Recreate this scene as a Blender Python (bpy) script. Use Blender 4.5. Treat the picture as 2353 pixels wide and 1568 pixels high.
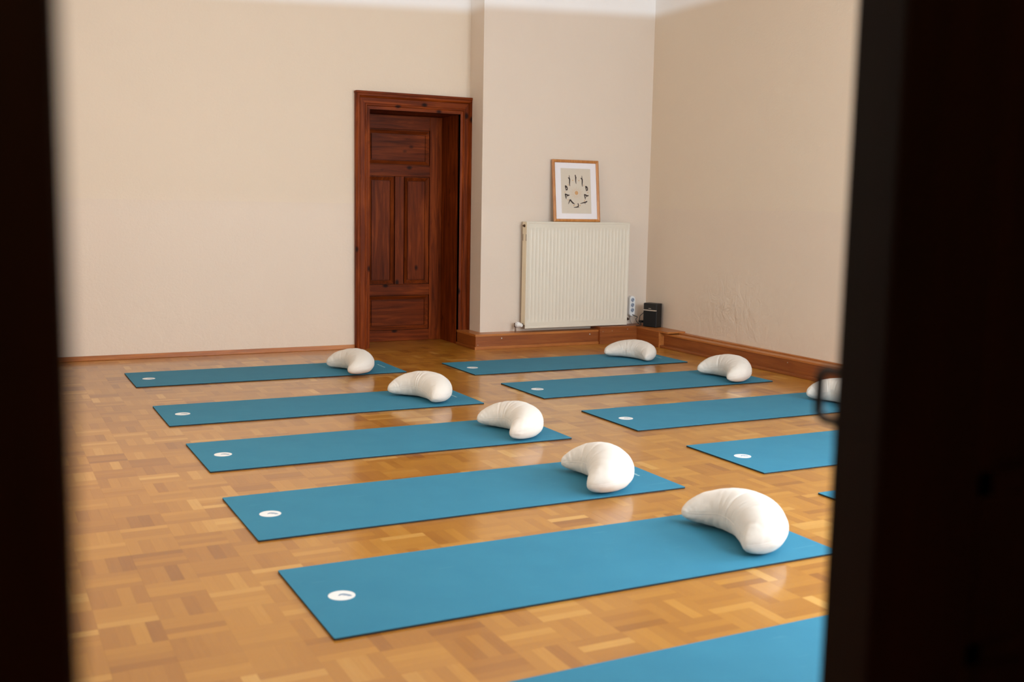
import bpy, math, random
import numpy as np
from mathutils import Vector, Matrix, noise

random.seed(7)
for o in list(bpy.data.objects):
    bpy.data.objects.remove(o)
SC = bpy.context.scene
COL = SC.collection

# ------------------------------------------------------------------ camera
IMW, IMH = 2353.0, 1568.0
FPX = 2451.6
YAW, PITCH, ROLL, CAMH = 0.46914, 0.12522, 0.01794, 1.1847
CAM = Vector((0.0, 0.0, CAMH))
cF = Vector((math.sin(YAW) * math.cos(PITCH), math.cos(YAW) * math.cos(PITCH), -math.sin(PITCH)))
cR0 = Vector((math.cos(YAW), -math.sin(YAW), 0))
cU0 = cR0.cross(cF)
cR = math.cos(ROLL) * cR0 + math.sin(ROLL) * cU0
cU = -math.sin(ROLL) * cR0 + math.cos(ROLL) * cU0
cam_data = bpy.data.cameras.new('camera')
cam = bpy.data.objects.new('camera', cam_data)
COL.objects.link(cam)
M = Matrix((cR, cU, -cF)).transposed().to_4x4()
M.translation = CAM
cam.matrix_world = M
cam_data.sensor_width = 36.0
cam_data.sensor_fit = 'HORIZONTAL'
cam_data.lens = FPX / IMW * 36.0
cam_data.clip_start = 0.02
cam_data.dof.use_dof = True
cam_data.dof.focus_distance = 6.8
cam_data.dof.aperture_fstop = 3.3
SC.camera = cam

# ------------------------------------------------------------------ light
world = bpy.data.worlds.new('sky')
SC.world = world
world.use_nodes = True
bg = world.node_tree.nodes['Background']
bg.inputs[0].default_value = (0.72, 0.85, 1.0, 1)
bg.inputs[1].default_value = 1.0

def area(name, loc, rot, sx, sy, power, col):
    d = bpy.data.lights.new(name, 'AREA')
    d.shape = 'RECTANGLE'; d.size = sx; d.size_y = sy
    d.energy = power; d.color = col
    o = bpy.data.objects.new(name, d)
    COL.objects.link(o)
    o.location = loc; o.rotation_euler = rot
    return o

XLW = -1.0
DAY = (0.77, 0.885, 1.0)
WIN_Y = ((1.25, 2.55),)                   # window opening in the right wall
WIN_X = ((2.35, 3.45), (4.00, 5.10))      # window openings in the front wall, beside the doorway
WIN_Z = (0.85, 2.55)
for (a, b) in WIN_Y:
    area('daylight_or_fill', (5.80, (a + b) / 2, (WIN_Z[0] + WIN_Z[1]) / 2), (0, math.radians(90), 0), WIN_Z[1] - WIN_Z[0], b - a, 300, DAY)
for (a, b) in WIN_X:
    area('daylight_or_fill', ((a + b) / 2, 0.27, (WIN_Z[0] + WIN_Z[1]) / 2), (math.radians(90), 0, 0), b - a, WIN_Z[1] - WIN_Z[0], 185, DAY)
WIN_FILL = (3.9, 5.8)                        # window added in the left wall to carry a warm fill light
area('daylight_or_fill', (XLW - 0.30, sum(WIN_FILL) / 2, (WIN_Z[0] + WIN_Z[1]) / 2), (0, math.radians(-90), 0), WIN_Z[1] - WIN_Z[0], WIN_FILL[1] - WIN_FILL[0], 82, (1.0, 0.80, 0.57))
hall = bpy.data.lights.new('hall_fill', 'POINT'); hall.energy = 40.0; hall.color = (1.0, 0.62, 0.32); hall.shadow_soft_size = 0.12
hall_o = bpy.data.objects.new('hall_fill', hall); COL.objects.link(hall_o); hall_o.location = (-0.1, -0.9, 2.35)  # unseen warm lamp added to lift the dark door and jamb

SC.view_settings.view_transform = 'Standard'
SC.view_settings.look = 'None'
SC.view_settings.gamma = 1.0
SC.view_settings.use_curve_mapping = False
SC.view_settings.exposure = -0.18

# ------------------------------------------------------------------ materials
def srgb(r, g, b):
    f = lambda c: (c / 255 / 12.92) if c / 255 <= 0.04045 else ((c / 255 + 0.055) / 1.055) ** 2.4
    return (f(r), f(g), f(b), 1.0)

class NT:
    def __init__(self, name):
        self.m = bpy.data.materials.new(name); self.m.use_nodes = True
        self.t = self.m.node_tree; self.n = self.t.nodes; self.l = self.t.links
        self.p = self.n['Principled BSDF']
    def add(self, kind, **kw):
        nd = self.n.new(kind)
        for k, v in kw.items():
            if k.startswith('i_'):
                nd.inputs[k[2:].replace('_', ' ')].default_value = v
            else:
                setattr(nd, k, v)
        return nd
    def link(self, a, b): self.l.new(a, b)
    def math(self, op, a, b=None):
        nd = self.n.new('ShaderNodeMath'); nd.operation = op
        for i, x in enumerate((a, b)):
            if x is None: continue
            if isinstance(x, (int, float)): nd.inputs[i].default_value = x
            else: self.l.new(x, nd.inputs[i])
        return nd.outputs[0]
    def mix(self, fac, a, b):
        nd = self.n.new('ShaderNodeMix'); nd.data_type = 'RGBA'
        if isinstance(fac, (int, float)): nd.inputs[0].default_value = fac
        else: self.l.new(fac, nd.inputs[0])
        for i, x in ((6, a), (7, b)):
            if isinstance(x, tuple): nd.inputs[i].default_value = x
            else: self.l.new(x, nd.inputs[i])
        return nd.outputs[2]
    def ramp(self, fac, stops):
        nd = self.n.new('ShaderNodeValToRGB')
        cr = nd.color_ramp
        while len(cr.elements) < len(stops): cr.elements.new(0.5)
        for e, (pos, c) in zip(cr.elements, stops):
            e.position = pos; e.color = c
        self.l.new(fac, nd.inputs[0])
        return nd.outputs[0]
    def bump(self, h, strength, dist):
        nd = self.n.new('ShaderNodeBump')
        nd.inputs['Strength'].default_value = strength; nd.inputs['Distance'].default_value = dist
        self.l.new(h, nd.inputs['Height']); self.l.new(nd.outputs[0], self.p.inputs['Normal'])
        return nd

def simple(name, col, rough=0.5, metal=0.0, noise_scale=60, var=0.06, spec=0.5, bump=0.0):
    t = NT(name)
    tc = t.add('ShaderNodeTexCoord')
    nz = t.add('ShaderNodeTexNoise', i_Scale=noise_scale, i_Detail=4.0)
    t.link(tc.outputs['Object'], nz.inputs['Vector'])
    lo = tuple(c * (1 - var) for c in col[:3]) + (1,); hi = tuple(min(1, c * (1 + var)) for c in col[:3]) + (1,)
    t.link(t.mix(nz.outputs[0], lo, hi), t.p.inputs['Base Color'])
    t.p.inputs['Roughness'].default_value = rough
    t.p.inputs['Metallic'].default_value = metal
    t.p.inputs['Specular IOR Level'].default_value = spec
    if bump: t.bump(nz.outputs[0], 0.4, bump)
    return t.m

def wall_mat(name, upper, lower, white):
    t = NT(name)
    geo = t.add('ShaderNodeNewGeometry')
    sep = t.add('ShaderNodeSeparateXYZ'); t.link(geo.outputs['Position'], sep.inputs[0])
    X, Y, Z = sep.outputs
    n1 = t.add('ShaderNodeTexNoise', i_Scale=3.0, i_Detail=3.0); t.link(geo.outputs['Position'], n1.inputs['Vector'])
    n2 = t.add('ShaderNodeTexNoise', i_Scale=55.0, i_Detail=5.0, i_Roughness=0.65); t.link(geo.outputs['Position'], n2.inputs['Vector'])
    n3 = t.add('ShaderNodeTexNoise', i_Scale=9.0, i_Detail=5.0, i_Roughness=0.6, i_Distortion=0.6); t.link(geo.outputs['Position'], n3.inputs['Vector'])
    # painted dado below 1.19 m, white ceiling tone and a soft painted-in light glow above about 2.8 m
    dado = t.math('LESS_THAN', t.math('ADD', Z, t.math('MULTIPLY', n3.outputs[0], 0.006)), 1.192)
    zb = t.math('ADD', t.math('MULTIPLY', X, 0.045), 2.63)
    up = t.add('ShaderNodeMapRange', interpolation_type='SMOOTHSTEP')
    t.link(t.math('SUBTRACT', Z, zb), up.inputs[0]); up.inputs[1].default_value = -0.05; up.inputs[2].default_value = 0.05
    base = t.mix(dado, upper, lower)
    base = t.mix(t.math('MULTIPLY', n1.outputs[0], 0.25), base, tuple(c * 0.90 for c in upper[:3]) + (1,))
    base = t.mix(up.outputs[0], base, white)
    t.link(base, t.p.inputs['Base Color'])
    t.link(t.math('SUBTRACT', 0.85, t.math('MULTIPLY', dado, 0.35)), t.p.inputs['Roughness'])
    t.p.inputs['Specular IOR Level'].default_value = 0.35
    # plaster relief: fine everywhere, a lumpy old repair low on the right wall, rough foot of the walls
    rep = t.add('ShaderNodeTexGradient', gradient_type='QUADRATIC_SPHERE')
    mp = t.add('ShaderNodeMapping'); mp.inputs['Location'].default_value = (-5.42 / 0.6, -6.85 / 0.75, -0.42 / 0.45)
    mp.inputs['Scale'].default_value = (1 / 0.6, 1 / 0.75, 1 / 0.45)
    t.link(geo.outputs['Position'], mp.inputs[0]); t.link(mp.outputs[0], rep.inputs[0])
    foot = t.add('ShaderNodeMapRange'); t.link(Z, foot.inputs[0]); foot.inputs[1].default_value = 0.5; foot.inputs[2].default_value = 0.1
    amp = t.math('ADD', 0.10, t.math('ADD', t.math('MULTIPLY', rep.outputs['Fac'], 1.6), t.math('MULTIPLY', foot.outputs[0], 0.25)))
    h = t.math('ADD', t.math('MULTIPLY', n3.outputs[0], amp), t.math('MULTIPLY', n2.outputs[0], 0.10))
    t.bump(h, 0.8, 0.02)
    return t.m

def wood_mat(name, cols, along='Z', scale=1.0, rough=0.35, knots=0.0, bump=0.002, spec=0.5, coat=0.0):
    """procedural wood; grain runs along the given object axis"""
    t = NT(name)
    geo = t.add('ShaderNodeNewGeometry')
    oi = t.add('ShaderNodeObjectInfo')
    off = t.add('ShaderNodeVectorMath', operation='SCALE'); off.inputs[0].default_value = (3.1, 5.7, 9.3)
    t.link(oi.outputs['Random'], off.inputs['Scale'])
    addv = t.add('ShaderNodeVectorMath', operation='ADD'); t.link(geo.outputs['Position'], addv.inputs[0]); t.link(off.outputs[0], addv.inputs[1])
    mp = t.add('ShaderNodeMapping')
    s = [14 * scale] * 3; s['XYZ'.index(along)] = 0.9 * scale
    mp.inputs['Scale'].default_value = s
    t.link(addv.outputs[0], mp.inputs[0])
    nz = t.add('ShaderNodeTexNoise', i_Scale=2.2, i_Detail=7.0, i_Roughness=0.62, i_Distortion=0.7); t.link(mp.outputs[0], nz.inputs['Vector'])
    nl = t.add('ShaderNodeTexNoise', i_Scale=1.6, i_Detail=2.0); t.link(addv.outputs[0], nl.inputs['Vector'])
    f = t.math('ADD', t.math('MULTIPLY', nz.outputs[0], 0.75), t.math('MULTIPLY', nl.outputs[0], 0.30))
    c = t.ramp(f, [(0.28, cols[0]), (0.52, cols[1]), (0.74, cols[2])])
    if knots:
        mk = t.add('ShaderNodeMapping'); sk = [6.5] * 3; sk['XYZ'.index(along)] = 4.2
        mk.inputs['Scale'].default_value = sk; t.link(addv.outputs[0], mk.inputs[0])
        vo = t.add('ShaderNodeTexVoronoi', i_Scale=1.0, i_Randomness=1.0); t.link(mk.outputs[0], vo.inputs['Vector'])
        kr = t.add('ShaderNodeMapRange', interpolation_type='SMOOTHSTEP'); t.link(vo.outputs['Distance'], kr.inputs[0])
        kr.inputs[1].default_value = 0.16; kr.inputs[2].default_value = 0.05
        c = t.mix(t.math('MULTIPLY', kr.outputs[0], knots), c, tuple(x * 0.22 for x in cols[0][:3]) + (1,))
    t.link(c, t.p.inputs['Base Color'])
    t.p.inputs['Roughness'].default_value = rough
    t.p.inputs['Specular IOR Level'].default_value = spec
    t.p.inputs['Coat Weight'].default_value = coat
    t.p.inputs['Coat Roughness'].default_value = 0.2
    t.bump(nz.outputs[0], 0.35, bump)
    return t.m

def parquet_mat():
    t = NT('oak_parquet')
    geo = t.add('ShaderNodeNewGeometry')
    at = t.add('ShaderNodeAttribute', attribute_name='tone')
    ad = t.add('ShaderNodeAttribute', attribute_name='turn')
    oi = t.add('ShaderNodeObjectInfo')
    sep = t.add('ShaderNodeSeparateXYZ'); t.link(geo.outputs['Position'], sep.inputs[0])
    # swap axes for strips laid along y so that the grain follows the strip
    cx = t.add('ShaderNodeCombineXYZ'); cy = t.add('ShaderNodeCombineXYZ')
    t.link(sep.outputs[0], cx.inputs[0]); t.link(sep.outputs[1], cx.inputs[1])
    t.link(sep.outputs[1], cy.inputs[0]); t.link(sep.outputs[0], cy.inputs[1])
    mv = t.add('ShaderNodeMix', data_type='VECTOR'); t.link(ad.outputs['Fac'], mv.inputs[0])
    t.link(cx.outputs[0], mv.inputs[4]); t.link(cy.outputs[0], mv.inputs[5])
    mp = t.add('ShaderNodeMapping'); mp.inputs['Scale'].default_value = (5, 90, 1)
    t.link(mv.outputs[1], mp.inputs[0])
    nz = t.add('ShaderNodeTexNoise', i_Scale=1.3, i_Detail=5.0, i_Roughness=0.6, i_Distortion=0.4); t.link(mp.outputs[0], nz.inputs['Vector'])
    fac = t.math('ADD', t.math('MULTIPLY', at.outputs['Fac'], 0.80), t.math('MULTIPLY', nz.outputs[0], 0.22))
    c = t.ramp(fac, [(0.02, srgb(132, 76, 14)), (0.30, srgb(162, 104, 26)), (0.62, srgb(181, 124, 38)), (0.98, srgb(210, 162, 84))])
    t.link(c, t.p.inputs['Base Color'])
    t.p.inputs['Roughness'].default_value = 0.38
    t.p.inputs['Specular IOR Level'].default_value = 0.4
    t.p.inputs['Coat Weight'].default_value = 0.65
    t.p.inputs['Coat Roughness'].default_value = 0.13
    t.bump(nz.outputs[0], 0.12, 0.001)
    return t.m

def fabric_mat(name, col, weave=900, rough=0.9):
    t = NT(name)
    tc = t.add('ShaderNodeTexCoord')
    n1 = t.add('ShaderNodeTexNoise', i_Scale=9.0, i_Detail=4.0); t.link(tc.outputs['Object'], n1.inputs['Vector'])
    n2 = t.add('ShaderNodeTexNoise', i_Scale=float(weave), i_Detail=1.0); t.link(tc.outputs['Object'], n2.inputs['Vector'])
    t.link(t.mix(n1.outputs[0], tuple(c * 0.93 for c in col[:3]) + (1,), col), t.p.inputs['Base Color'])
    t.p.inputs['Roughness'].default_value = rough
    t.p.inputs['Specular IOR Level'].default_value = 0.2
    t.p.inputs['Sheen Weight'].default_value = 0.15
    t.bump(t.math('ADD', t.math('MULTIPLY', n1.outputs[0], 1.0), t.math('MULTIPLY', n2.outputs[0], 0.05)), 0.5, 0.006)
    return t.m

def mat_rubber():
    t = NT('mat_blue')
    tc = t.add('ShaderNodeTexCoord')
    n1 = t.add('ShaderNodeTexNoise', i_Scale=5.0, i_Detail=5.0, i_Roughness=0.6); t.link(tc.outputs['Object'], n1.inputs['Vector'])
    n2 = t.add('ShaderNodeTexNoise', i_Scale=700.0, i_Detail=2.0); t.link(tc.outputs['Object'], n2.inputs['Vector'])
    mp = t.add('ShaderNodeMapping'); mp.inputs['Scale'].default_value = (3, 22, 1); t.link(tc.outputs['Object'], mp.inputs[0])
    n3 = t.add('ShaderNodeTexNoise', i_Scale=1.6, i_Detail=4.0); t.link(mp.outputs[0], n3.inputs['Vector'])
    scuff = t.add('ShaderNodeMapRange'); t.link(n3.outputs[0], scuff.inputs[0]); scuff.inputs[1].default_value = 0.66; scuff.inputs[2].default_value = 0.80
    a, b = srgb(47, 117, 145), srgb(59, 131, 157)
    c = t.mix(n1.outputs[0], a, b)
    c = t.mix(t.math('MULTIPLY', scuff.outputs[0], 0.25), c, srgb(120, 175, 190))
    t.link(c, t.p.inputs['Base Color'])
    t.p.inputs['Roughness'].default_value = 0.7
    t.p.inputs['Specular IOR Level'].default_value = 0.2
    t.bump(n2.outputs[0], 0.25, 0.0008)
    return t.m

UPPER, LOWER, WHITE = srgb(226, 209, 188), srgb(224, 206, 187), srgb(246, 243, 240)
MT = {}
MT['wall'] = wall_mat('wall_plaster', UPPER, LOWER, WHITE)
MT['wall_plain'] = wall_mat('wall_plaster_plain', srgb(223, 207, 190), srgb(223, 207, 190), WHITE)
MT['dim_wall'] = simple('hall_plaster', srgb(190, 165, 140), 0.9)
MT['white'] = simple('ceiling_white', WHITE, 0.9, var=0.02)
MT['parquet'] = parquet_mat()
MT['subfloor'] = simple('parquet_joint', srgb(140, 88, 40), 0.6)
RED = [srgb(42, 12, 2), srgb(104, 42, 10), srgb(150, 70, 22)]
MT['stain_v'] = wood_mat('stained_pine_upright', RED, 'Z', 1.0, 0.42, knots=0.9, spec=0.08)
MT['stain_h'] = wood_mat('stained_pine_crosswise', RED, 'X', 1.0, 0.42, knots=0.9, spec=0.08)
MT['stain_d'] = wood_mat('stained_pine_jamb', RED, 'Z', 1.0, 0.5, knots=0.5, spec=0.08)
OAKB = [srgb(104, 50, 16), srgb(136, 72, 26), srgb(158, 92, 40)]
MT['board_x'] = wood_mat('skirting_wood_x', OAKB, 'X', 1.3, 0.38)
MT['board_y'] = wood_mat('skirting_wood_y', OAKB, 'Y', 1.3, 0.38)
LITE = [srgb(136, 76, 30), srgb(170, 102, 46), srgb(192, 126, 64)]
MT['strip_x'] = wood_mat('skirting_strip_x', LITE, 'X', 1.3, 0.35)
MT['strip_y'] = wood_mat('skirting_strip_y', LITE, 'Y', 1.3, 0.35)
MT['black_door'] = wood_mat('dark_varnished_wood', [srgb(8, 3, 1), srgb(17, 6, 2), srgb(26, 10, 4)], 'Z', 0.8, 0.55, spec=0.08)
MT['iron'] = simple('dark_iron', srgb(34, 30, 28), 0.45, 0.8)
MT['mat_blue'] = mat_rubber()
MT['mat_black'] = simple('mat_rubber_base', srgb(22, 24, 26), 0.8)
MT['print_white'] = simple('print_white', srgb(232, 232, 230), 0.6, var=0.02)
MT['print_blue'] = simple('print_blue', srgb(62, 120, 158), 0.6, var=0.02)
MT['print_pale'] = simple('print_pale', srgb(172, 205, 208), 0.6, var=0.02)
MT['cotton'] = fabric_mat('cushion_cotton', srgb(223, 216, 206))
MT['enamel'] = simple('radiator_enamel', srgb(221, 213, 196), 0.35, noise_scale=8, var=0.015)
MT['enamel_side'] = simple('radiator_enamel_side', srgb(232, 218, 190), 0.4, noise_scale=8, var=0.02)
MT['plastic_white'] = simple('white_plastic', srgb(238, 238, 236), 0.35, var=0.01)
MT['plastic_grey'] = simple('socket_grey', srgb(150, 160, 176), 0.4, var=0.03)
MT['hole'] = simple('socket_hole', srgb(16, 16, 20), 0.8)
MT['brass'] = simple('old_brass', srgb(92, 66, 48), 0.4, 0.7)
MT['pipe'] = simple('painted_pipe', srgb(120, 96, 82), 0.5)
MT['black_plastic'] = simple('black_plastic', srgb(13, 13, 14), 0.45)
MT['black_cloth'] = simple('speaker_cloth', srgb(8, 8, 9), 0.9, noise_scale=900, var=0.3)
MT['silver'] = simple('brushed_silver', srgb(206, 200, 194), 0.3, 0.9)
MT['cable'] = simple('black_cable', srgb(12, 12, 13), 0.5)
MT['cable_grey'] = simple('pale_cable', srgb(150, 132, 122), 0.6)
MT['frame'] = wood_mat('frame_copper_wood', [srgb(150, 88, 36), srgb(186, 120, 58), srgb(206, 146, 84)], 'Z', 2.0, 0.28, coat=0.4)
MT['mount'] = simple('passepartout', srgb(238, 234, 236), 0.8, var=0.01)
MT['paper'] = simple('print_paper', srgb(214, 203, 186), 0.85, var=0.02)
MT['ink'] = simple('print_ink', srgb(38, 18, 18), 0.8)
MT['gold'] = simple('print_gold', srgb(208, 160, 108), 0.8, var=0.03)
MT['win_frame'] = simple('window_paint', srgb(232, 230, 224), 0.45, var=0.02)
MT['screw'] = simple('screw_steel', srgb(190, 190, 186), 0.3, 0.6)

def glass_mat():
    t = NT('window_glass')
    tr = t.add('ShaderNodeBsdfTransparent'); gl = t.add('ShaderNodeBsdfGlossy', i_Roughness=0.02)
    mx = t.add('ShaderNodeMixShader'); mx.inputs[0].default_value = 0.06
    t.link(tr.outputs[0], mx.inputs[1]); t.link(gl.outputs[0], mx.inputs[2])
    t.link(mx.outputs[0], t.n['Material Output'].inputs[0])
    return t.m
MT['glass'] = glass_mat()
def picture_glass():
    t = NT('picture_glazing')
    tr = t.add('ShaderNodeBsdfTransparent'); gl = t.add('ShaderNodeBsdfGlossy', i_Roughness=0.05)
    mx = t.add('ShaderNodeMixShader'); mx.inputs[0].default_value = 0.04
    t.link(tr.outputs[0], mx.inputs[1]); t.link(gl.outputs[0], mx.inputs[2])
    t.link(mx.outputs[0], t.n['Material Output'].inputs[0])
    return t.m
MT['pglass'] = picture_glass()

# ------------------------------------------------------------------ mesh helpers
class MB:
    def __init__(self): self.v = []; self.f = []
    def quad(self, a, b, c, d):
        i = len(self.v); self.v += [a, b, c, d]; self.f.append((i, i + 1, i + 2, i + 3)); return self
    def poly(self, pts):
        i = len(self.v); self.v += list(pts); self.f.append(tuple(range(i, i + len(pts)))); return self
    def box(self, x0, x1, y0, y1, z0, z1):
        i = len(self.v)
        self.v += [(x0, y0, z0), (x1, y0, z0), (x1, y1, z0), (x0, y1, z0), (x0, y0, z1), (x1, y0, z1), (x1, y1, z1), (x0, y1, z1)]
        self.f += [tuple(i + k for k in q) for q in ((0, 3, 2, 1), (4, 5, 6, 7), (0, 1, 5, 4), (1, 2, 6, 5), (2, 3, 7, 6), (3, 0, 4, 7))]
        return self
    def tube(self, pts, r, n=10, closed=False, caps=True):
        pts = [Vector(p) for p in pts]; N = len(pts); i0 = len(self.v)
        rs = r if isinstance(r, (list, tuple)) else [r] * N
        prev = None
        for k in range(N):
            if closed: d = pts[(k + 1) % N] - pts[k - 1]
            else: d = pts[min(k + 1, N - 1)] - pts[max(k - 1, 0)]
            d.normalize()
            if prev is None:
                up = Vector((0, 0, 1)) if abs(d.z) < 0.9 else Vector((1, 0, 0))
                a = d.cross(up).normalized()
            else:
                a = (prev - d * prev.dot(d)).normalized()
            prev = a; b = d.cross(a)
            for j in range(n):
                t = 2 * math.pi * j / n
                self.v.append(tuple(pts[k] + (a * math.cos(t) + b * math.sin(t)) * rs[k]))
        for k in range(N if closed else N - 1):
            k2 = (k + 1) % N
            for j in range(n):
                j2 = (j + 1) % n
                self.f.append((i0 + k * n + j, i0 + k * n + j2, i0 + k2 * n + j2, i0 + k2 * n + j))
        if caps and not closed:
            self.f.append(tuple(i0 + j for j in range(n - 1, -1, -1)))
            self.f.append(tuple(i0 + (N - 1) * n + j for j in range(n)))
        return self
    def lathe(self, base, axis, prof, n=20):
        """profile of (distance along axis, radius)"""
        ax = Vector(axis).normalized(); base = Vector(base)
        up = Vector((0, 0, 1)) if abs(ax.z) < 0.9 else Vector((1, 0, 0))
        a = ax.cross(up).normalized(); b = ax.cross(a); i0 = len(self.v)
        for (h, r) in prof:
            for j in range(n):
                t = 2 * math.pi * j / n
                self.v.append(tuple(base + ax * h + (a * math.cos(t) + b * math.sin(t)) * max(r, 1e-5)))
        for k in range(len(prof) - 1):
            for j in range(n):
                j2 = (j + 1) % n
                self.f.append((i0 + k * n + j, i0 + k * n + j2, i0 + (k + 1) * n + j2, i0 + (k + 1) * n + j))
        self.f.append(tuple(i0 + j for j in range(n - 1, -1, -1)))
        self.f.append(tuple(i0 + (len(prof) - 1) * n + j for j in range(n)))
        return self
    def build(self, name, mat, parent=None, smooth=False, bevel=0.0, seg=2):
        off = Vector((0, 0, 0))
        q = parent
        while q is not None:
            if q.get('_abs'): off = q.location
            q = q.parent
        me = bpy.data.meshes.new(name)
        me.from_pydata([tuple(Vector(v) - off) for v in self.v], [], self.f)
        me.materials.append(MT[mat] if isinstance(mat, str) else mat)
        if smooth:
            for p in me.polygons: p.use_smooth = True
        o = bpy.data.objects.new(name, me); COL.objects.link(o)
        if parent is not None: o.parent = parent
        fix_normals(me)
        if bevel:
            b = o.modifiers.new('bevel', 'BEVEL'); b.width = bevel; b.segments = seg; b.limit_method = 'ANGLE'
        return o

def fix_normals(me):
    import bmesh
    bm = bmesh.new(); bm.from_mesh(me)
    bmesh.ops.remove_doubles(bm, verts=bm.verts, dist=1e-6)
    bmesh.ops.recalc_face_normals(bm, faces=bm.faces)
    bm.to_mesh(me); bm.free()

def tag(o, label=None, cat=None, group=None, kind=None):
    if label: o['label'] = label
    if cat: o['category'] = cat
    if group: o['group'] = group
    if kind: o['kind'] = kind
    return o

def empty(name, loc, absolute=True):
    o = bpy.data.objects.new(name, None); COL.objects.link(o)
    o.empty_display_size = 0.1; o.location = loc
    if absolute: o['_abs'] = True
    return o

# ------------------------------------------------------------------ room shell
XL, YF = -1.00, 0.66
YB = 8.36            # wall with the panelled door
XS, YA = 3.80, 8.10  # projecting wall that carries the radiator
XR0, XR1 = 5.405, 5.465
ZC = 3.00            # cove springs here
OUT = [(XL, YF), (XR0, YF), (XR0, 5.5), (XR1, YA), (XS, YA), (XS, YB), (XL, YB)]

# door openings: far door x 2.905..3.705 z..1.945 ; near doorway x .029..1.25
DX0, DX1, DZ = 2.905, 3.705, 1.945
NX0, NX1, NZ = 0.029, 1.25, 2.25

# back wall: three slabs round the door opening
w = MB().box(XL - .1, DX0 - .03, YB, YB + .42, 0, ZC).box(DX1 + .03, XS + .02, YB, YB + .42, 0, ZC).box(DX0 - .03, DX1 + .03, YB, YB + .42, DZ + .03, ZC).box(DX0 - .2, DX1 + .2, 8.83, 8.88, -.02, DZ + .3)
tag(w.build('wall_back', 'wall'), 'beige plastered wall with the stained panelled door', kind='structure')
w = MB()
w.quad((XS, YB, 0), (XS, YA, 0), (XS, YA, ZC), (XS, YB, ZC)); w.quad((XS, YA, 0), (XR1, YA, 0), (XR1, YA, ZC), (XS, YA, ZC))
w.quad((XR1, YA, 0), (XR1 + .1, YB + .3, 0), (XR1 + .1, YB + .3, ZC), (XR1, YA, ZC)); w.quad((XR1 + .1, YB + .3, 0), (XS, YB + .3, 0), (XS, YB + .3, ZC), (XR1 + .1, YB + .3, ZC)); w.quad((XS, YB + .3, 0), (XS, YB, 0), (XS, YB, ZC), (XS, YB + .3, ZC))
tag(w.build('wall_chimney', 'wall_plain'), 'projecting wall section behind the radiator', kind='structure')
# right wall with two window openings
w = MB()
def rwall(y0, y1, z0, z1, x0=XR0, x1=XR0):
    w.poly([(x0, y0, z0), (x1, y1, z0), (x1, y1, z1), (x0, y0, z1)])
    w.poly([(x0 + .34, y0, z0), (x1 + .34, y1, z0), (x1 + .34, y1, z1), (x0 + .34, y0, z1)])
edges = [YF - .1, WIN_Y[0][0], WIN_Y[0][1], 5.5]
for i in range(3):
    if i % 2 == 0: rwall(edges[i], edges[i + 1], 0, ZC)
    else:
        rwall(edges[i], edges[i + 1], 0, WIN_Z[0]); rwall(edges[i], edges[i + 1], WIN_Z[1], ZC)
        y0, y1, (z0, z1) = edges[i], edges[i + 1], WIN_Z
        w.quad((XR0, y0, z0), (XR0, y0, z1), (XR0 + .34, y0, z1), (XR0 + .34, y0, z0)); w.quad((XR0, y1, z0), (XR0, y1, z1), (XR0 + .34, y1, z1), (XR0 + .34, y1, z0))
        w.quad((XR0, y0, z0), (XR0, y1, z0), (XR0 + .34, y1, z0), (XR0 + .34, y0, z0)); w.quad((XR0, y0, z1), (XR0, y1, z1), (XR0 + .34, y1, z1), (XR0 + .34, y0, z1))
rwall(5.5, YA, 0, ZC, XR0, XR1)
tag(w.build('wall_right', 'wall'), 'beige plastered wall on the right with a lumpy repair near the skirting', kind='structure')
w = MB().box(XL - .2, XL, YF - .3, WIN_FILL[0], 0, ZC).box(XL - .2, XL, WIN_FILL[1], YB + .1, 0, ZC).box(XL - .2, XL, WIN_FILL[0], WIN_FILL[1], 0, WIN_Z[0]).box(XL - .2, XL, WIN_FILL[0], WIN_FILL[1], WIN_Z[1], ZC)
tag(w.build('wall_left', 'wall'), kind='structure')
# front wall with the doorway the camera looks through
w = MB().box(XL - .1, NX0 - .03, 0.40, YF, 0, ZC).box(NX0 - .03, NX1 + .03, 0.40, YF, NZ + .03, ZC)
xe = [NX1 + .03, WIN_X[0][0], WIN_X[0][1], WIN_X[1][0], WIN_X[1][1], XR0 + .3]
for i in range(5):
    if i % 2 == 0: w.box(xe[i], xe[i + 1], 0.40, YF, 0, ZC)
    else: w.box(xe[i], xe[i + 1], 0.40, YF, 0, WIN_Z[0]).box(xe[i], xe[i + 1], 0.40, YF, WIN_Z[1], ZC)
tag(w.build('wall_front', 'wall'), kind='structure')

# coved ceiling following the outline of the room
def inset(poly, d):
    n = len(poly); res = []
    for i in range(n):
        p0, p1, p2 = (Vector(poly[k % n]) for k in (i - 1, i, i + 1))
        e1 = (p1 - p0).normalized(); e2 = (p2 - p1).normalized()
        n1 = Vector((-e1.y, e1.x)); n2 = Vector((-e2.y, e2.x))
        m = (n1 + n2); m = m / max(1e-6, (1 + n1.dot(n2)))
        res.append(p1 + m * d)
    return res
RCV = 0.35
rings = []
for k in range(0, 13):
    t = k / 12 * math.pi / 2
    rings.append((inset(OUT, RCV * (1 - math.cos(t))), ZC + RCV * math.sin(t)))
w = MB()
for k in range(12):
    (a, za), (b, zb) = rings[k], rings[k + 1]
    for i in range(len(OUT)):
        j = (i + 1) % len(OUT)
        w.quad((a[i].x, a[i].y, za), (a[j].x, a[j].y, za), (b[j].x, b[j].y, zb), (b[i].x, b[i].y, zb))
w.poly([(q.x, q.y, rings[-1][1]) for q in rings[-1][0]])
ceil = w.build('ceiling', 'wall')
tag(ceil, 'white coved ceiling', kind='structure')
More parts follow.
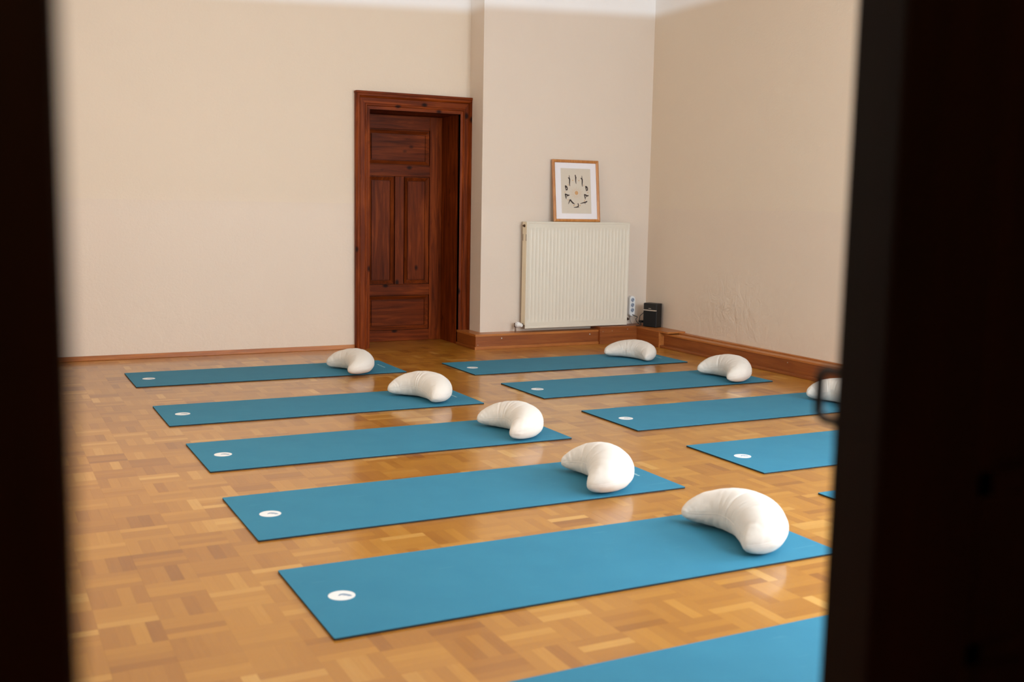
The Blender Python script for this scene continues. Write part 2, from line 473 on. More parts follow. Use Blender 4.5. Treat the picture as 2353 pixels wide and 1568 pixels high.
# hall behind the doorway (holds only an added warm fill), where the photographer stands
w = MB()
w.box(-1.3, -1.2, -1.6, .40, 0, 2.7).box(1.7, 1.8, -1.6, .40, 0, 2.7).box(-1.3, 1.8, -1.7, -1.6, 0, 2.7).box(-1.3, 1.8, -1.7, .45, 2.66, 2.76)
tag(w.build('wall_hall', 'dim_wall'), kind='structure')

# ------------------------------------------------------------------ floor: mosaic parquet, 4 strips to a square
fl = MB().box(-1.4, 5.9, -1.8, 9.2, -0.12, -0.009).build('floor', 'subfloor')
tag(fl, 'glossy oak mosaic parquet floor', kind='structure')
PX, PY, GX, GY = 0.165, 0.1545, 0.435, 2.270
GAP = 0.00008
def proj(p):
    d = Vector(p) - CAM; z = d.dot(cF)
    return (IMW / 2 + FPX * d.dot(cR) / z, IMH / 2 - FPX * d.dot(cU) / z, z)
L_MAT, W_MAT, T_MAT = 1.83, 0.60, 0.0075
MATS = [  # x, y, turn (deg) of the near-left corner
    ('second_near', 0.840, 2.696, 0.10), ('l2', 0.857, 3.630, 0.13), ('l3', 0.895, 4.673, -0.03), ('l4', 0.892, 5.732, -0.21), ('l5', 0.897, 7.033, -0.18),
    ('r1', 3.128, 6.735, 0.09), ('r2', 3.140, 5.742, 0.37), ('r3', 3.149, 4.701, -0.05), ('r4', 3.169, 3.697, -0.25), ('r5', 3.153, 2.735, 0.0), ('l0', 0.80, 1.655, 0.55)]
def under_mat(x, y):
    return any(m[1] < x < m[1] + L_MAT and m[2] < y < m[2] + W_MAT for m in MATS)
strips = []
i0, i1 = math.floor((XL - GX) / PX), math.ceil((5.45 - GX) / PX)
j0, j1 = math.floor((YF - .25 - GY) / PY), math.ceil((8.80 - GY) / PY)
for i in range(i0, i1):
    for j in range(j0, j1):
        turn = (i + j) % 2          # 0: strips run along x, 1: along y
        sq = random.gauss(0.44, 0.12)
        for k in range(4):
            tone = min(1, max(0, sq + random.gauss(0, 0.12) + (0.22 if random.random() < .07 else 0) - (0.2 if random.random() < .06 else 0)))
            x0, y0 = GX + i * PX, GY + j * PY
            if turn == 0: r = (x0, x0 + PX, y0 + k * PY / 4, y0 + (k + 1) * PY / 4)
            else: r = (x0 + k * PX / 4, x0 + (k + 1) * PX / 4, y0, y0 + PY)
            cx, cy = (r[0] + r[1]) / 2, (r[2] + r[3]) / 2
            if cy > YB + .02 and not (DX0 - .02 < cx < DX1 + .02): continue
            if cx > XS + .05 and cy > YA: continue
            px, py, z = proj((cx, cy, 0))
            vis = z > 0.3 and 195 < px < 1890 and 0 < py < IMH and not under_mat(cx, cy)
            a = 0
            if vis:
                q = [proj((r[0], r[2], 0)), proj((r[1], r[2], 0)), proj((r[1], r[3], 0)), proj((r[0], r[3], 0))]
                a = abs(sum(q[m][0] * q[(m + 1) % 4][1] - q[(m + 1) % 4][0] * q[m][1] for m in range(4))) / 2
            strips.append((a, r, turn, tone))
strips.sort(key=lambda s: -s[0])
def strip_mesh(name, rects):
    v = []; f = []; tn = []; tr = []
    for (r, turn, tone, dz) in rects:
        i = len(v); x0, x1, y0, y1 = r[0] + GAP, r[1] - GAP, r[2] + GAP, r[3] - GAP
        v += [(x0, y0, -.009), (x1, y0, -.009), (x1, y1, -.009), (x0, y1, -.009), (x0, y0, dz), (x1, y0, dz), (x1, y1, dz), (x0, y1, dz)]
        f += [tuple(i + k for k in q) for q in ((4, 5, 6, 7), (0, 1, 5, 4), (1, 2, 6, 5), (2, 3, 7, 6), (3, 0, 4, 7))]
        tn += [tone] * 5; tr += [float(turn)] * 5
    me = bpy.data.meshes.new(name); me.from_pydata(v, [], f)
    a = me.attributes.new('tone', 'FLOAT', 'FACE'); a.data.foreach_set('value', tn)
    b = me.attributes.new('turn', 'FLOAT', 'FACE'); b.data.foreach_set('value', tr)
    me.materials.append(MT['parquet'])
    return me
NTONE = 16
proto = {}
for (a, r, turn, tone) in strips[:300]:
    q = min(NTONE - 1, int(tone * NTONE))
    if (turn, q) not in proto:
        hw, hh = (PX / 2, PY / 8) if turn == 0 else (PX / 8, PY / 2)
        proto[(turn, q)] = strip_mesh('parquet_strip', [((-hw, hw, -hh, hh), turn, (q + .5) / NTONE, 0.0)])
    o = bpy.data.objects.new('parquet_strip', proto[(turn, q)]); COL.objects.link(o)
    o.location = ((r[0] + r[1]) / 2, (r[2] + r[3]) / 2, 0); o.parent = fl
rest = bpy.data.objects.new('parquet_field', strip_mesh('parquet_field', [(r, turn, tone, random.uniform(-.0002, 0)) for (a, r, turn, tone) in strips[300:]]))
COL.objects.link(rest); rest.parent = fl; rest['kind'] = 'stuff'

# ------------------------------------------------------------------ far door: casing, deep jamb and panelled leaf
AF = 8.32   # front plane of the casing
tr = empty('trim_1', (3.30, YB, 0)); tag(tr, 'moulded dark red-brown casing of the far door', kind='structure')
def casing_profile(n_out):
    # (distance from outer edge, proud of wall)
    return [(0.0, 0.0), (0.0, .044), (.012, .050), (.026, .050), (.034, .040), (.040, .030), (.078, .030), (.084, .036), (.092, .036), (.098, .026), (.1215, .024), (.1215, -.02)]
CX0, CX1, CZ = 2.784, 3.808, 2.077
def casing(which):
    m = MB(); P = casing_profile(0); sy = .121 / .1215
    wz = (CZ - DZ) / .1215
    def pt(side, s, d):
        if side == 'L': return (CX0 + s, YB - d)
        return (CX1 - s * ((CX1 - DX1) / .1215), YB - d)
    n = len(P); rings = []
    if which in 'LR':
        for (z_of) in (0, 1):
            ring = []
            for (s, d) in P:
                x, y = pt(which, s, d)
                z = 0.0 if z_of == 0 else CZ - s * wz
                if which == 'R' and z_of == 0: z = 0.0
                ring.append((x, y, z))
            rings.append(ring)
    else:
        for side in ('L', 'R'):
            rings.append([(pt(side, s, d)[0], YB - d, CZ - s * wz) for (s, d) in P])
    for k in range(n - 1):
        m.quad(rings[0][k], rings[0][k + 1], rings[1][k + 1], rings[1][k])
    return m
casing('L').build('side_casing', 'stain_v', tr); casing('R').build('side_casing', 'stain_v', tr); casing('T').build('head_casing', 'stain_h', tr)
MB().box(CX0 - .004, CX1 + .002, YB - .056, YB, CZ - .012, CZ + .008).build('cap_moulding', 'stain_h', tr, bevel=.004)
JY = 8.76
MB().box(DX0 - .029, DX0, YB - .02, JY + .05, 0, DZ).build('jamb_board', 'stain_d', tr)
MB().box(DX1, DX1 + .029, YB - .02, JY + .05, 0, DZ).build('jamb_board', 'stain_d', tr)
MB().box(DX0 - .029, DX1 + .029, YB - .02, JY + .05, DZ, DZ + .029).build('head_board', 'stain_d', tr)
d1 = empty('door_1', (3.305, 8.72, 0)); tag(d1, 'dark red-brown stained pine door with four recessed panels', kind='structure')
DY = 8.72; DB = 8.765
def rail(x0, x1, z0, z1, mat, name): MB().box(x0, x1, DY, DB, z0, z1).build(name, mat, d1, bevel=.003)
rail(DX0, 3.02, 0.0008, DZ - .003, 'stain_v', 'stile'); rail(3.59, DX1 - .002, 0.0008, DZ - .003, 'stain_v', 'stile')
rail(3.02, 3.59, 1.823, DZ - .003, 'stain_h', 'top_rail'); rail(3.02, 3.59, 1.427, 1.523, 'stain_h', 'cross_rail')
rail(3.02, 3.59, .402, .496, 'stain_h', 'cross_rail'); rail(3.02, 3.59, .0008, .096, 'stain_h', 'bottom_rail')
rail(3.268, 3.350, .496, 1.427, 'stain_v', 'muntin')
def panel(x0, x1, z0, z1, mat):
    m = MB(); s = .036; g = .007
    def ring(i, y): return [(x0 + i, y, z0 + i), (x1 - i, y, z0 + i), (x1 - i, y, z1 - i), (x0 + i, y, z1 - i)]
    R = [ring(-.002, DY + .024), ring(g, DY + .024), ring(g + .001, DY + .004), ring(s, DY + .020), ring(s + .001, DY + .029), ring(s + .006, DY + .029), ring(s + .007, DY + .018)]
    for k in range(len(R) - 1):
        for j in range(4):
            m.quad(R[k][j], R[k][(j + 1) % 4], R[k + 1][(j + 1) % 4], R[k + 1][j])
    m.poly(R[-1])
    m.build('door_panel', mat, d1)
panel(3.02, 3.59, 1.523, 1.823, 'stain_h'); panel(3.02, 3.268, .496, 1.427, 'stain_v'); panel(3.35, 3.59, .496, 1.427, 'stain_v'); panel(3.02, 3.59, .096, .402, 'stain_h')

# ------------------------------------------------------------------ near doorway and its half-open double door
t2 = empty('trim_2', (NX0, 0.40, 0)); tag(t2, 'dark wooden lining of the doorway in the foreground, out of focus', kind='structure')
MB().box(NX0 - .03, NX0, .388, YF, 0, NZ).build('jamb_board', 'black_door', t2, bevel=.002)
MB().box(NX0 - .16, NX0 - .002, .372, .40, 0, NZ + .13).build('side_casing', 'black_door', t2, bevel=.003)
MB().box(NX1, NX1 + .03, .388, YF, 0, NZ).build('jamb_board', 'black_door', t2, bevel=.002)
MB().box(NX1, NX1 + .13, .372, .40, 0, NZ + .13).build('side_casing', 'black_door', t2, bevel=.003)
MB().box(NX0 - .03, NX1 + .03, .388, YF, NZ, NZ + .03).build('head_board', 'black_door', t2)
MB().box(NX0, NX1, .372, .40, NZ, NZ + .13).build('head_casing', 'black_door', t2, bevel=.003)
d2 = empty('door_2', (NX1, .60, 0)); tag(d2, 'closed leaf of the dark double door in the right foreground, out of focus', kind='structure')
EX = 0.627; F0, F1 = 0.597, 0.650
MB().box(EX, EX + .115, F0, F1, .008, NZ - .005).build('stile', 'black_door', d2, bevel=.003)
MB().box(NX1 - .115, NX1 - .004, F0, F1, .008, NZ - .005).build('stile', 'black_door', d2, bevel=.003)
for (z0, z1, nm) in ((.008, .22, 'bottom_rail'), (.82, .95, 'cross_rail'), (NZ - .13, NZ - .005, 'top_rail')):
    MB().box(EX + .115, NX1 - .115, F0, F1, z0, z1).build(nm, 'black_door', d2, bevel=.003)
for (z0, z1) in ((.22, .82), (.95, NZ - .13)):
    MB().box(EX + .115, NX1 - .115, F0 + .018, F1 - .018, z0, z1).build('door_panel', 'black_door', d2)
    for y in (F0 + .004, F1 - .014):
        m = MB(); a0, a1 = EX + .115, NX1 - .115
        m.box(a0, a0 + .02, y, y + .012, z0, z1).box(a1 - .02, a1, y, y + .012, z0, z1).box(a0, a1, y, y + .012, z0, z0 + .02).box(a0, a1, y, y + .012, z1 - .02, z1)
        m.build('panel_moulding', 'black_door', d2)
# small iron bow handle on the room side of the leaf
hx, hz = .668, 1.024
m = MB()
pts = []
for k in range(13):
    t = -math.pi / 2 + math.pi * k / 12
    pts.append((hx, F1 + .010 + .050 * min(1, 1.25 * math.cos(t)), hz + .022 * (1 if t > 0 else -1) * min(1, abs(math.sin(t)) * 1.6)))
pts = [(hx, F1 + .004, hz - .022), (hx, F1 + .03, hz - .0215), (hx, F1 + .054, hz - .021), (hx, F1 + .0605, hz - .017), (hx, F1 + .0615, hz - .010), (hx, F1 + .0615, hz + .013), (hx, F1 + .0605, hz + .019), (hx, F1 + .055, hz + .0225), (hx, F1 + .03, hz + .023), (hx, F1 + .004, hz + .023)]
m.tube(pts, .0046, 10)
hd = m.build('handle', 'iron', d2, smooth=True)
MB().box(hx - .016, hx + .016, F1, F1 + .004, hz - .06, hz + .06).build('handle_plate', 'iron', d2, bevel=.001)

# ------------------------------------------------------------------ skirting
b0 = empty('baseboard_back', (XL, YB, 0)); tag(b0, 'low oak strip along the foot of the door wall', kind='structure')
MB().box(XL, CX0, YB - .014, YB, 0, .036).build('skirting_strip', 'strip_x', b0, bevel=.003)
def screw(parent, c, axis, r=.005):
    MB().lathe(c, axis, [(0, r), (.0015, r), (.0022, r * .7)], 12).build('screw_head', 'screw', parent, smooth=True)
# boxed skirting under the radiator
bA = empty('baseboard_chimney', (XS, YA, 0)); tag(bA, 'boxed wooden skirting under the radiator, turning the wall corner', kind='structure')
FA, SA, ZA = 7.965, 3.700, .127
MB().box(SA, 4.885, FA, FA + .018, .0, ZA - .018).build('face_board', 'board_x', bA)
MB().box(SA, SA + .018, FA + .018, AF + .03, .0, ZA - .018).build('face_board', 'board_y', bA)
m = MB(); m.poly([(SA - .004, FA - .004, ZA), (4.885, FA - .004, ZA), (4.885, YA, ZA), (XS, YA, ZA), (XS, AF + .03, ZA), (SA - .004, AF + .03, ZA)])
m.poly([(SA - .004, FA - .004, ZA - .018), (4.885, FA - .004, ZA - .018), (4.885, YA, ZA - .018), (XS, YA, ZA - .018), (XS, AF + .03, ZA - .018), (SA - .004, AF + .03, ZA - .018)])
m.quad((SA - .004, FA - .004, ZA - .018), (4.885, FA - .004, ZA - .018), (4.885, FA - .004, ZA), (SA - .004, FA - .004, ZA))
m.quad((SA - .004, FA - .004, ZA - .018), (SA - .004, AF + .03, ZA - .018), (SA - .004, AF + .03, ZA), (SA - .004, FA - .004, ZA))
m.quad((4.885, FA - .004, ZA - .018), (4.885, YA, ZA - .018), (4.885, YA, ZA), (4.885, FA - .004, ZA))
m.build('top_board', 'strip_x', bA)
MB().box(SA - .012, 4.885, FA - .012, FA, 0, .024).build('foot_strip', 'strip_x', bA, bevel=.002)
MB().box(SA - .012, SA, FA, AF + .02, 0, .024).build('foot_strip', 'board_y', bA, bevel=.002)
screw(bA, (3.94, FA, .088), (0, -1, 0), .006); screw(bA, (4.80, FA, .090), (0, -1, 0), .006); screw(bA, (3.72, FA, .038), (0, -1, 0), .003)
# higher corner box made of planks
bB = empty('baseboard_corner', (5.27, 7.93, 0)); tag(bB, 'higher planked box skirting in the corner beneath the speaker', kind='structure')
FB, XC, ZB, YE = 7.935, 5.268, .152, 7.575
zz = [0, .052, .095, ZB - .014]
for k in range(3):
    MB().box(4.887, XC, FB, FB + .018, zz[k] + .0006, zz[k + 1]).build('plank', 'board_x', bB, bevel=.001)
MB().box(XC, XC + .018, YE + .016, FB + .018, 0, ZB - .020).build('face_board', 'board_y', bB)
MB().box(XC - .004, XC + .046, YE, YE + .016, 0, ZB - .020).build('end_strip', 'strip_y', bB, bevel=.001)
MB().box(4.887, XR1 - .004, FB - .003, YA, ZB - .014, ZB).build('top_board', 'board_x', bB, bevel=.001)
MB().box(XC - .003, 5.452, 7.46, FB, ZB - .020, ZB - .006).build('top_board', 'strip_y', bB, bevel=.001)
MB().box(4.885, 4.90, FB + .002, YA, 0.0, ZB - .014).build('end_board', 'board_y', bB)
screw(bB, (4.915, FB, .112), (0, -1, 0), .003); screw(bB, (5.01, FB, .116), (0, -1, 0), .003); screw(bB, (5.17, FB, .125), (0, -1, 0), .0035)
# skirting of the right wall
bD = empty('baseboard_right', (5.3, 5.0, 0)); tag(bD, 'boxed wooden skirting along the right wall', kind='structure')
FD, ZD = 5.312, .125
MB().box(FD, FD + .018, YF, YE + .02, 0, ZD - .016).build('face_board', 'board_y', bD)
MB().box(FD - .006, XR0 + .05, YF, YE, ZD - .018, ZD - .002).build('top_board', 'strip_y', bD, bevel=.002)
MB().box(XR0 - .012, XR0 + .05, YF, YE - .1, ZD - .002, ZD + .008).build('back_strip', 'strip_y', bD, bevel=.002)
MB().box(FD - .042, FD, YF, YE, 0, .020).build('foot_strip', 'board_y', bD, bevel=.003)
screw(bD, (FD, 6.0, .085), (-1, 0, 0), .004)

# ------------------------------------------------------------------ windows in the right wall (outside the photograph)
def make_window(nm, to_world, u0, u1, loc):
    # u runs along the wall, d is depth into the reveal
    wd = empty(nm, loc); tag(wd, kind='structure')
    z0, z1 = WIN_Z; f = .055; um = (u0 + u1) / 2; zt = z0 + (z1 - z0) * .70
    def bx(m, ua, ub, da, db, za, zb):
        x0, y0 = to_world(ua, da); x1, y1 = to_world(ub, db)
        return m.box(min(x0, x1), max(x0, x1), min(y0, y1), max(y0, y1), za, zb)
    m = MB(); bx(m, u0, u0 + f, .12, .19, z0, z1); bx(m, u1 - f, u1, .12, .19, z0, z1); bx(m, u0 + f, u1 - f, .12, .19, z0, z0 + f); bx(m, u0 + f, u1 - f, .12, .19, z1 - f, z1)
    m.build('window_frame', 'win_frame', wd, bevel=.004)
    bx(MB(), um - .04, um + .04, .115, .18, z0 + f, z1 - f).build('mullion', 'win_frame', wd, bevel=.004)
    bx(MB(), u0 + f, u1 - f, .12, .18, zt - .035, zt + .035).build('transom', 'win_frame', wd, bevel=.004)
    for (a, b) in ((u0 + f, um - .04), (um + .04, u1 - f)):
        for (c, d) in ((z0 + f, zt - .035), (zt + .035, z1 - f)):
            bx(MB(), a, b, .15, .154, c, d).build('pane', 'glass', wd)
    bx(MB(), u0 - .05, u1 + .05, -.05, .12, z0 - .03, z0).build('window_sill', 'win_frame', wd, bevel=.005)
make_window('window_1', lambda u, d: (XR0 + d, u), WIN_Y[0][0], WIN_Y[0][1], (XR0 + .1, sum(WIN_Y[0]) / 2, WIN_Z[0]))
make_window('fill_window', lambda u, d: (XL - d, u), WIN_FILL[0], WIN_FILL[1], (XL - .1, sum(WIN_FILL) / 2, WIN_Z[0]))  # unseen window, added for the warm fill from the left
make_window('window_2', lambda u, d: (u, YF - d), WIN_X[0][0], WIN_X[0][1], (sum(WIN_X[0]) / 2, YF - .1, WIN_Z[0]))
make_window('window_3', lambda u, d: (u, YF - d), WIN_X[1][0], WIN_X[1][1], (sum(WIN_X[1]) / 2, YF - .1, WIN_Z[0]))

# ------------------------------------------------------------------ mats
MLABEL = {
 'second_near': 'blue exercise mat, nearest in the left row to show its whole left end',
 'l2': 'blue exercise mat, second from the front of the fully visible left row',
 'l3': 'blue exercise mat in the middle of the left row',
 'l4': 'teal-blue exercise mat, second from the back wall in the left row',
 'l5': 'teal-blue exercise mat closest to the door wall in the left row',
 'r1': 'teal-blue exercise mat below the radiator, furthest in the right row',
 'r2': 'teal-blue exercise mat in the right row, second from the radiator',
 'r3': 'blue exercise mat third from the radiator, its end running behind the dark door',
 'r4': 'blue exercise mat fourth from the radiator, cut off by the dark door',
 'r5': 'sliver of blue exercise mat at the dark door edge, its pointed corner showing',
 'l0': 'bright blue exercise mat at the bottom edge of the picture, only its far edge showing'}
def rounded_rect(L, W, r, n=5):
    pts = []
    for (cx, cy, a0) in ((L - r, r, -90), (L - r, W - r, 0), (r, W - r, 90), (r, r, 180)):
        for k in range(n + 1):
            a = math.radians(a0 + 90 * k / n); pts.append((cx + r * math.cos(a), cy + r * math.sin(a)))
    return pts
def slab(pts, z0, z1):
    m = MB(); n = len(pts)
    m.poly([(x, y, z1) for x, y in pts]); m.poly([(x, y, z0) for x, y in reversed(pts)])
    for i in range(n):
        a, b = pts[i], pts[(i + 1) % n]
        m.quad((a[0], a[1], z0), (b[0], b[1], z0), (b[0], b[1], z1), (a[0], a[1], z1))
    return m
def make_mat():
    root = empty('exercise_mat', (0, 0, 0), False)
    P = rounded_rect(L_MAT, W_MAT, .004)
    slab(P, 0.0002, .0060).build('rubber_base', 'mat_black', root)
    slab(P, .0060, T_MAT).build('top_layer', 'mat_blue', root)
    # round badge near the left end with a small two-stroke emblem
    bx, by, br = .118, .302, .041
    disc = [(bx + br * math.cos(2 * math.pi * k / 40), by + br * math.sin(2 * math.pi * k / 40)) for k in range(40)]
    bd = slab(disc, T_MAT - .0003, T_MAT + .0004).build('badge', 'print_white', root)
    em = MB(); z = T_MAT + .0007
    def arc_stroke(cx, cy, r, a0, a1, wdt):
        n = 12; o_ = []; i_ = []
        for k in range(n + 1):
            a = math.radians(a0 + (a1 - a0) * k / n); ww = wdt * math.sin(math.pi * (k + .6) / (n + 1.2))
            o_.append((cx + (r + ww) * math.cos(a), cy + (r + ww) * math.sin(a), z)); i_.append((cx + (r - ww) * math.cos(a), cy + (r - ww) * math.sin(a), z))
        for k in range(n): em.quad(o_[k], o_[k + 1], i_[k + 1], i_[k])
    arc_stroke(bx + .006, by - .012, .020, 50, 145, .0042)
    arc_stroke(bx + .011, by - .020, .018, 30, 120, .0038)
    arc_stroke(bx + .017, by - .026, .014, 40, 110, .0026)
    em.build('emblem', 'print_blue', bd)
    # pale lettering across the right end, too small to read: a row of uneven short strokes
    lt = MB(); y = .238; rr = random.Random(3); z = T_MAT + .0004
    while y < .400:
        wl = rr.uniform(.006, .011); hgt = rr.choice([.010, .010, .014, .012])
        x0 = 1.752 - hgt / 2
        lt.quad((x0, y, z), (x0 + hgt, y, z), (x0 + hgt, y + .004, z), (x0, y + .004, z))
        lt.quad((x0, y + .004, z), (x0 + .0045, y + .004, z), (x0 + .0045, y + wl, z), (x0, y + wl, z))
        if rr.random() < .6: lt.quad((x0 + hgt - .0045, y + .004, z), (x0 + hgt, y + .004, z), (x0 + hgt, y + wl, z), (x0 + hgt - .0045, y + wl, z))
        y += wl + .002
    lt.build('lettering', 'print_pale', root)
    return root
def copy_tree(o, parent=None):
    ch = list(o.children)
    n = o.copy(); COL.objects.link(n)
    if parent is not None: n.parent = parent
    for q in ch: copy_tree(q, n)
    return n
mat0 = make_mat()
for k, (key, x, y, a) in enumerate(MATS):
    o = mat0 if k == 0 else copy_tree(mat0)
    o.location = (x, y, 0); o.rotation_euler = (0, 0, math.radians(a))
    tag(o, MLABEL[key], 'exercise mat', 'blue mats laid out in two rows')

# ------------------------------------------------------------------ crescent cushions
NS, NP = 97, 48
def cushion_points(seed, bend, aw, ah, zs):
    rnd = random.Random(seed * 11)
    folds = [(rnd.uniform(-.55, .55), rnd.uniform(.010, .024), rnd.uniform(.0014, .0040)) for _ in range(9)]
    folds += [(sg * rnd.uniform(.78, .92), rnd.uniform(.012, .025), rnd.uniform(.002, .004)) for sg in (-1, -1, 1, 1)]
    V = []
    for a in range(NS):
        s = -1 + 2 * a / (NS - 1)
        s = math.copysign(1 - (1 - abs(s)) ** 1.25, s)
        s = max(-0.9995, min(.9995, s))
        ang = s * (1.411 + bend)
        wv = .084 * (1 - abs(s) ** 2.05) ** .72 * (1 - aw * s) + .004
        hv = .0674 * (1 - abs(s) ** 2.2) ** .62 * (1 - ah * s) + .007
        zc = .0685 - .0295 * s * s
        for b in range(NP):
            ph = 2 * math.pi * b / NP
            c_, s_ = math.cos(ph), math.sin(ph)
            d = 0.0
            inner = max(0, -c_) ** .8
            for (fs, fw, fa) in folds:
                q = (s - fs - .05 * s_) / fw
                if abs(q) < 3: d -= fa * math.exp(-q * q) * (.15 + 1.1 * inner) * max(0, s_ + .35)
            tip = abs(s) ** 6
            n3 = noise.noise(Vector((ang * 1.7 + seed * 3.7, c_ * 1.0, s_ * 1.0)))
            n4 = noise.noise(Vector((ang * 7 + seed * 1.3, c_ * 2.2, s_ * 2.2)))
            n5 = noise.noise(Vector((ang * 26 + seed, c_ * 3, s_ * 3)))
            d += .0034 * n3 + .0014 * n4 + .0018 * n5 * (inner * .6 + tip)
            d -= .0014 * math.exp(-(s_ / .10) ** 2)        # seam pinch on the equator
            k = 1 if wv > .02 else wv / .02
            r = .1497 + (wv + d * k) * c_
            z = zc + (hv + d * k) * s_
            if z < .012: z = max(0.0, .012 * (1 + math.tanh((z - .012) / .02)))
            V.append((r * math.cos(ang), 1.211 * r * math.sin(ang), z * zs))
    return V
def make_cushion(seed, x, y, rot, sc, bend, aw, ah, zs, label):
    V = cushion_points(seed, bend, aw, ah, zs)
    F = []
    for a in range(NS - 1):
        for b in range(NP):
            b2 = (b + 1) % NP
            F.append((a * NP + b, a * NP + b2, (a + 1) * NP + b2, (a + 1) * NP + b))
    F.append(tuple(range(NP - 1, -1, -1))); F.append(tuple((NS - 1) * NP + b for b in range(NP)))
    root = empty('crescent_cushion', (x, y, T_MAT + .0006), False)
    m = MB(); m.v = V; m.f = F
    m.build('cover', 'cotton', root, smooth=True)
    # thin stitched seam round the equator
    sp = [V[a * NP] for a in range(1, NS - 1, 2)] + [V[a * NP + NP // 2] for a in range(NS - 2, 0, -2)]
    MB().tube(sp, .0013, 6, closed=True).build('seam', 'cotton', root, smooth=True)
    root.rotation_euler = (0, 0, rot); root.scale = (sc, sc, sc)
    tag(root, label, 'cushion', 'white crescent cushions on the mats')
    return root
CUSH = [
 (1, 2.314, 2.987, -.084, 1.132, .061, .07, .175, 1.028, 'largest-looking white crescent cushion, furthest to the front'),
 (2, 2.262, 3.88, -.242, 1.11, .082, .182, .046, 1.026, 'white crescent cushion on the second mat of the left row, far tip creased'),
 (3, 2.392, 4.91, 0.0, 1.072, .184, -.088, .044, 1.02, 'white crescent cushion on the middle mat of the left row'),
 (4, 2.32, 5.96, .356, 1.09, .071, .081, .094, 1.043, 'cream-white crescent cushion on the fourth mat back, in front of the doorway'),
 (5, 2.262, 7.179, .081, 1.079, .16, .071, -.085, .991, 'cream-white crescent cushion closest to the door casing'),
 (6, 4.54, 6.999, .41, 1.02, .118, -.1, .187, 1.005, 'cream-white crescent cushion on the furthest mat, below the radiator and speaker'),
 (7, 4.617, 5.977, -.115, 1.096, .197, .015, -.002, 1.044, 'white crescent cushion in front of the right wall skirting, second mat of the right row'),
 (8, 4.645, 4.875, -.05, 1.09, .12, .05, .05, 1.03, 'white crescent cushion half hidden by the dark door and its iron handle')]
for c in CUSH: make_cushion(*c)

# ------------------------------------------------------------------ radiator
rad = empty('radiator', (4.68, 8.03, .155)); tag(rad, 'cream-white ribbed panel radiator mounted low on the wall', 'radiator')
RX0, RX1, RZ0, RZ1, RYF, RYB = 4.168, 5.196, .157, 1.062, 7.985, 8.062
m = MB(); ncol = 29; per = 8
xs = [RX0, RX0 + .004, RX0 + .018]
g0, g1 = RX0 + .018, RX1 - .018
for k in range(ncol * per + 1): xs.append(g0 + (g1 - g0) * k / (ncol * per))
xs += [RX1 - .004, RX1]
zs = [RZ0, RZ0 + .003, RZ0 + .014, RZ0 + .018, RZ0 + .050, RZ0 + .056, RZ0 + .066, RZ0 + .076, .45, .75, RZ1 - .072, RZ1 - .062, RZ1 - .052, RZ1 - .046, RZ1 - .016, RZ1 - .013, RZ1 - .003, RZ1]
def depth(x, z):
    if x <= RX0 or x >= RX1 or z <= RZ0 or z >= RZ1: return .004
    d = 0.0
    if RZ0 + .014 < z < RZ1 - .014 and g0 <= x <= g1: d = .0022
    if RZ0 + .050 < z < RZ1 - .046 and g0 <= x <= g1:
        t = ((x - g0) / (g1 - g0) * ncol) % 1.0
        gr = max(0, math.cos((t - .5) * math.pi)) ** 0.6 if .12 < t < .88 else 0.0
        e = min(1, (z - RZ0 - .050) / .026, (RZ1 - .046 - z) / .026)
        d += .0027 * gr * e
    return d
n = len(xs)
for z in zs:
    for x in xs: m.v.append((x, RYF + depth(x, z), z))
for r in range(len(zs) - 1):
    for k in range(n - 1): m.f.append((r * n + k, r * n + k + 1, (r + 1) * n + k + 1, (r + 1) * n + k))
m.build('front_panel', 'enamel', rad, smooth=False)
MB().box(RX0 + .012, RX1 - .012, RYB - .012, RYB, RZ0 + .01, RZ1 - .005).build('back_panel', 'enamel', rad)
MB().box(RX0, RX0 + .004, RYF + .006, RYB, RZ0 + .03, RZ1 - .002).build('side_panel', 'enamel_side', rad, bevel=.0015)
MB().box(RX1 - .004, RX1, RYF + .006, RYB, RZ0 + .03, RZ1 - .002).build('side_panel', 'enamel_side', rad, bevel=.0015)
m = MB().box(RX0, RX1, RYF + .003, RYF + .010, RZ1 - .004, RZ1 + .002).box(RX0, RX1, RYB - .008, RYB, RZ1 - .004, RZ1 + .002)
k = RX0
while k < RX1 - .004:
    m.box(k, k + .008, RYF + .010, RYB - .008, RZ1 - .003, RZ1 + .001); k += .0205
m.build('top_grille', 'enamel', rad)
m = MB().box(RX0 + .03, RX1 - .03, RYF + .012, RYF + .03, RZ0 + .02, RZ1 - .03)
m.build('convector_fins', 'enamel_side', rad)
for z in (RZ1 - .16,):
    for y in (RYF + .010, RYB - .012):
        MB().box(RX0 - .001, RX0 + .001, y - .003, y + .003, z, z + .055).build('side_slot', 'brass', rad)
MB().lathe((RX0 + .002, 8.026, RZ1 - .034), (-1, 0, 0), [(0, .013), (.006, .013), (.007, .009), (.014, .009), (.015, .004), (.022, .004)], 14).build('air_vent', 'brass', rad, smooth=False)
for x in (4.36, 5.00):
    MB().box(x, x + .03, RYB, YA - .001, RZ1 - .20, RZ1 - .08).build('wall_bracket', 'enamel_side', rad)
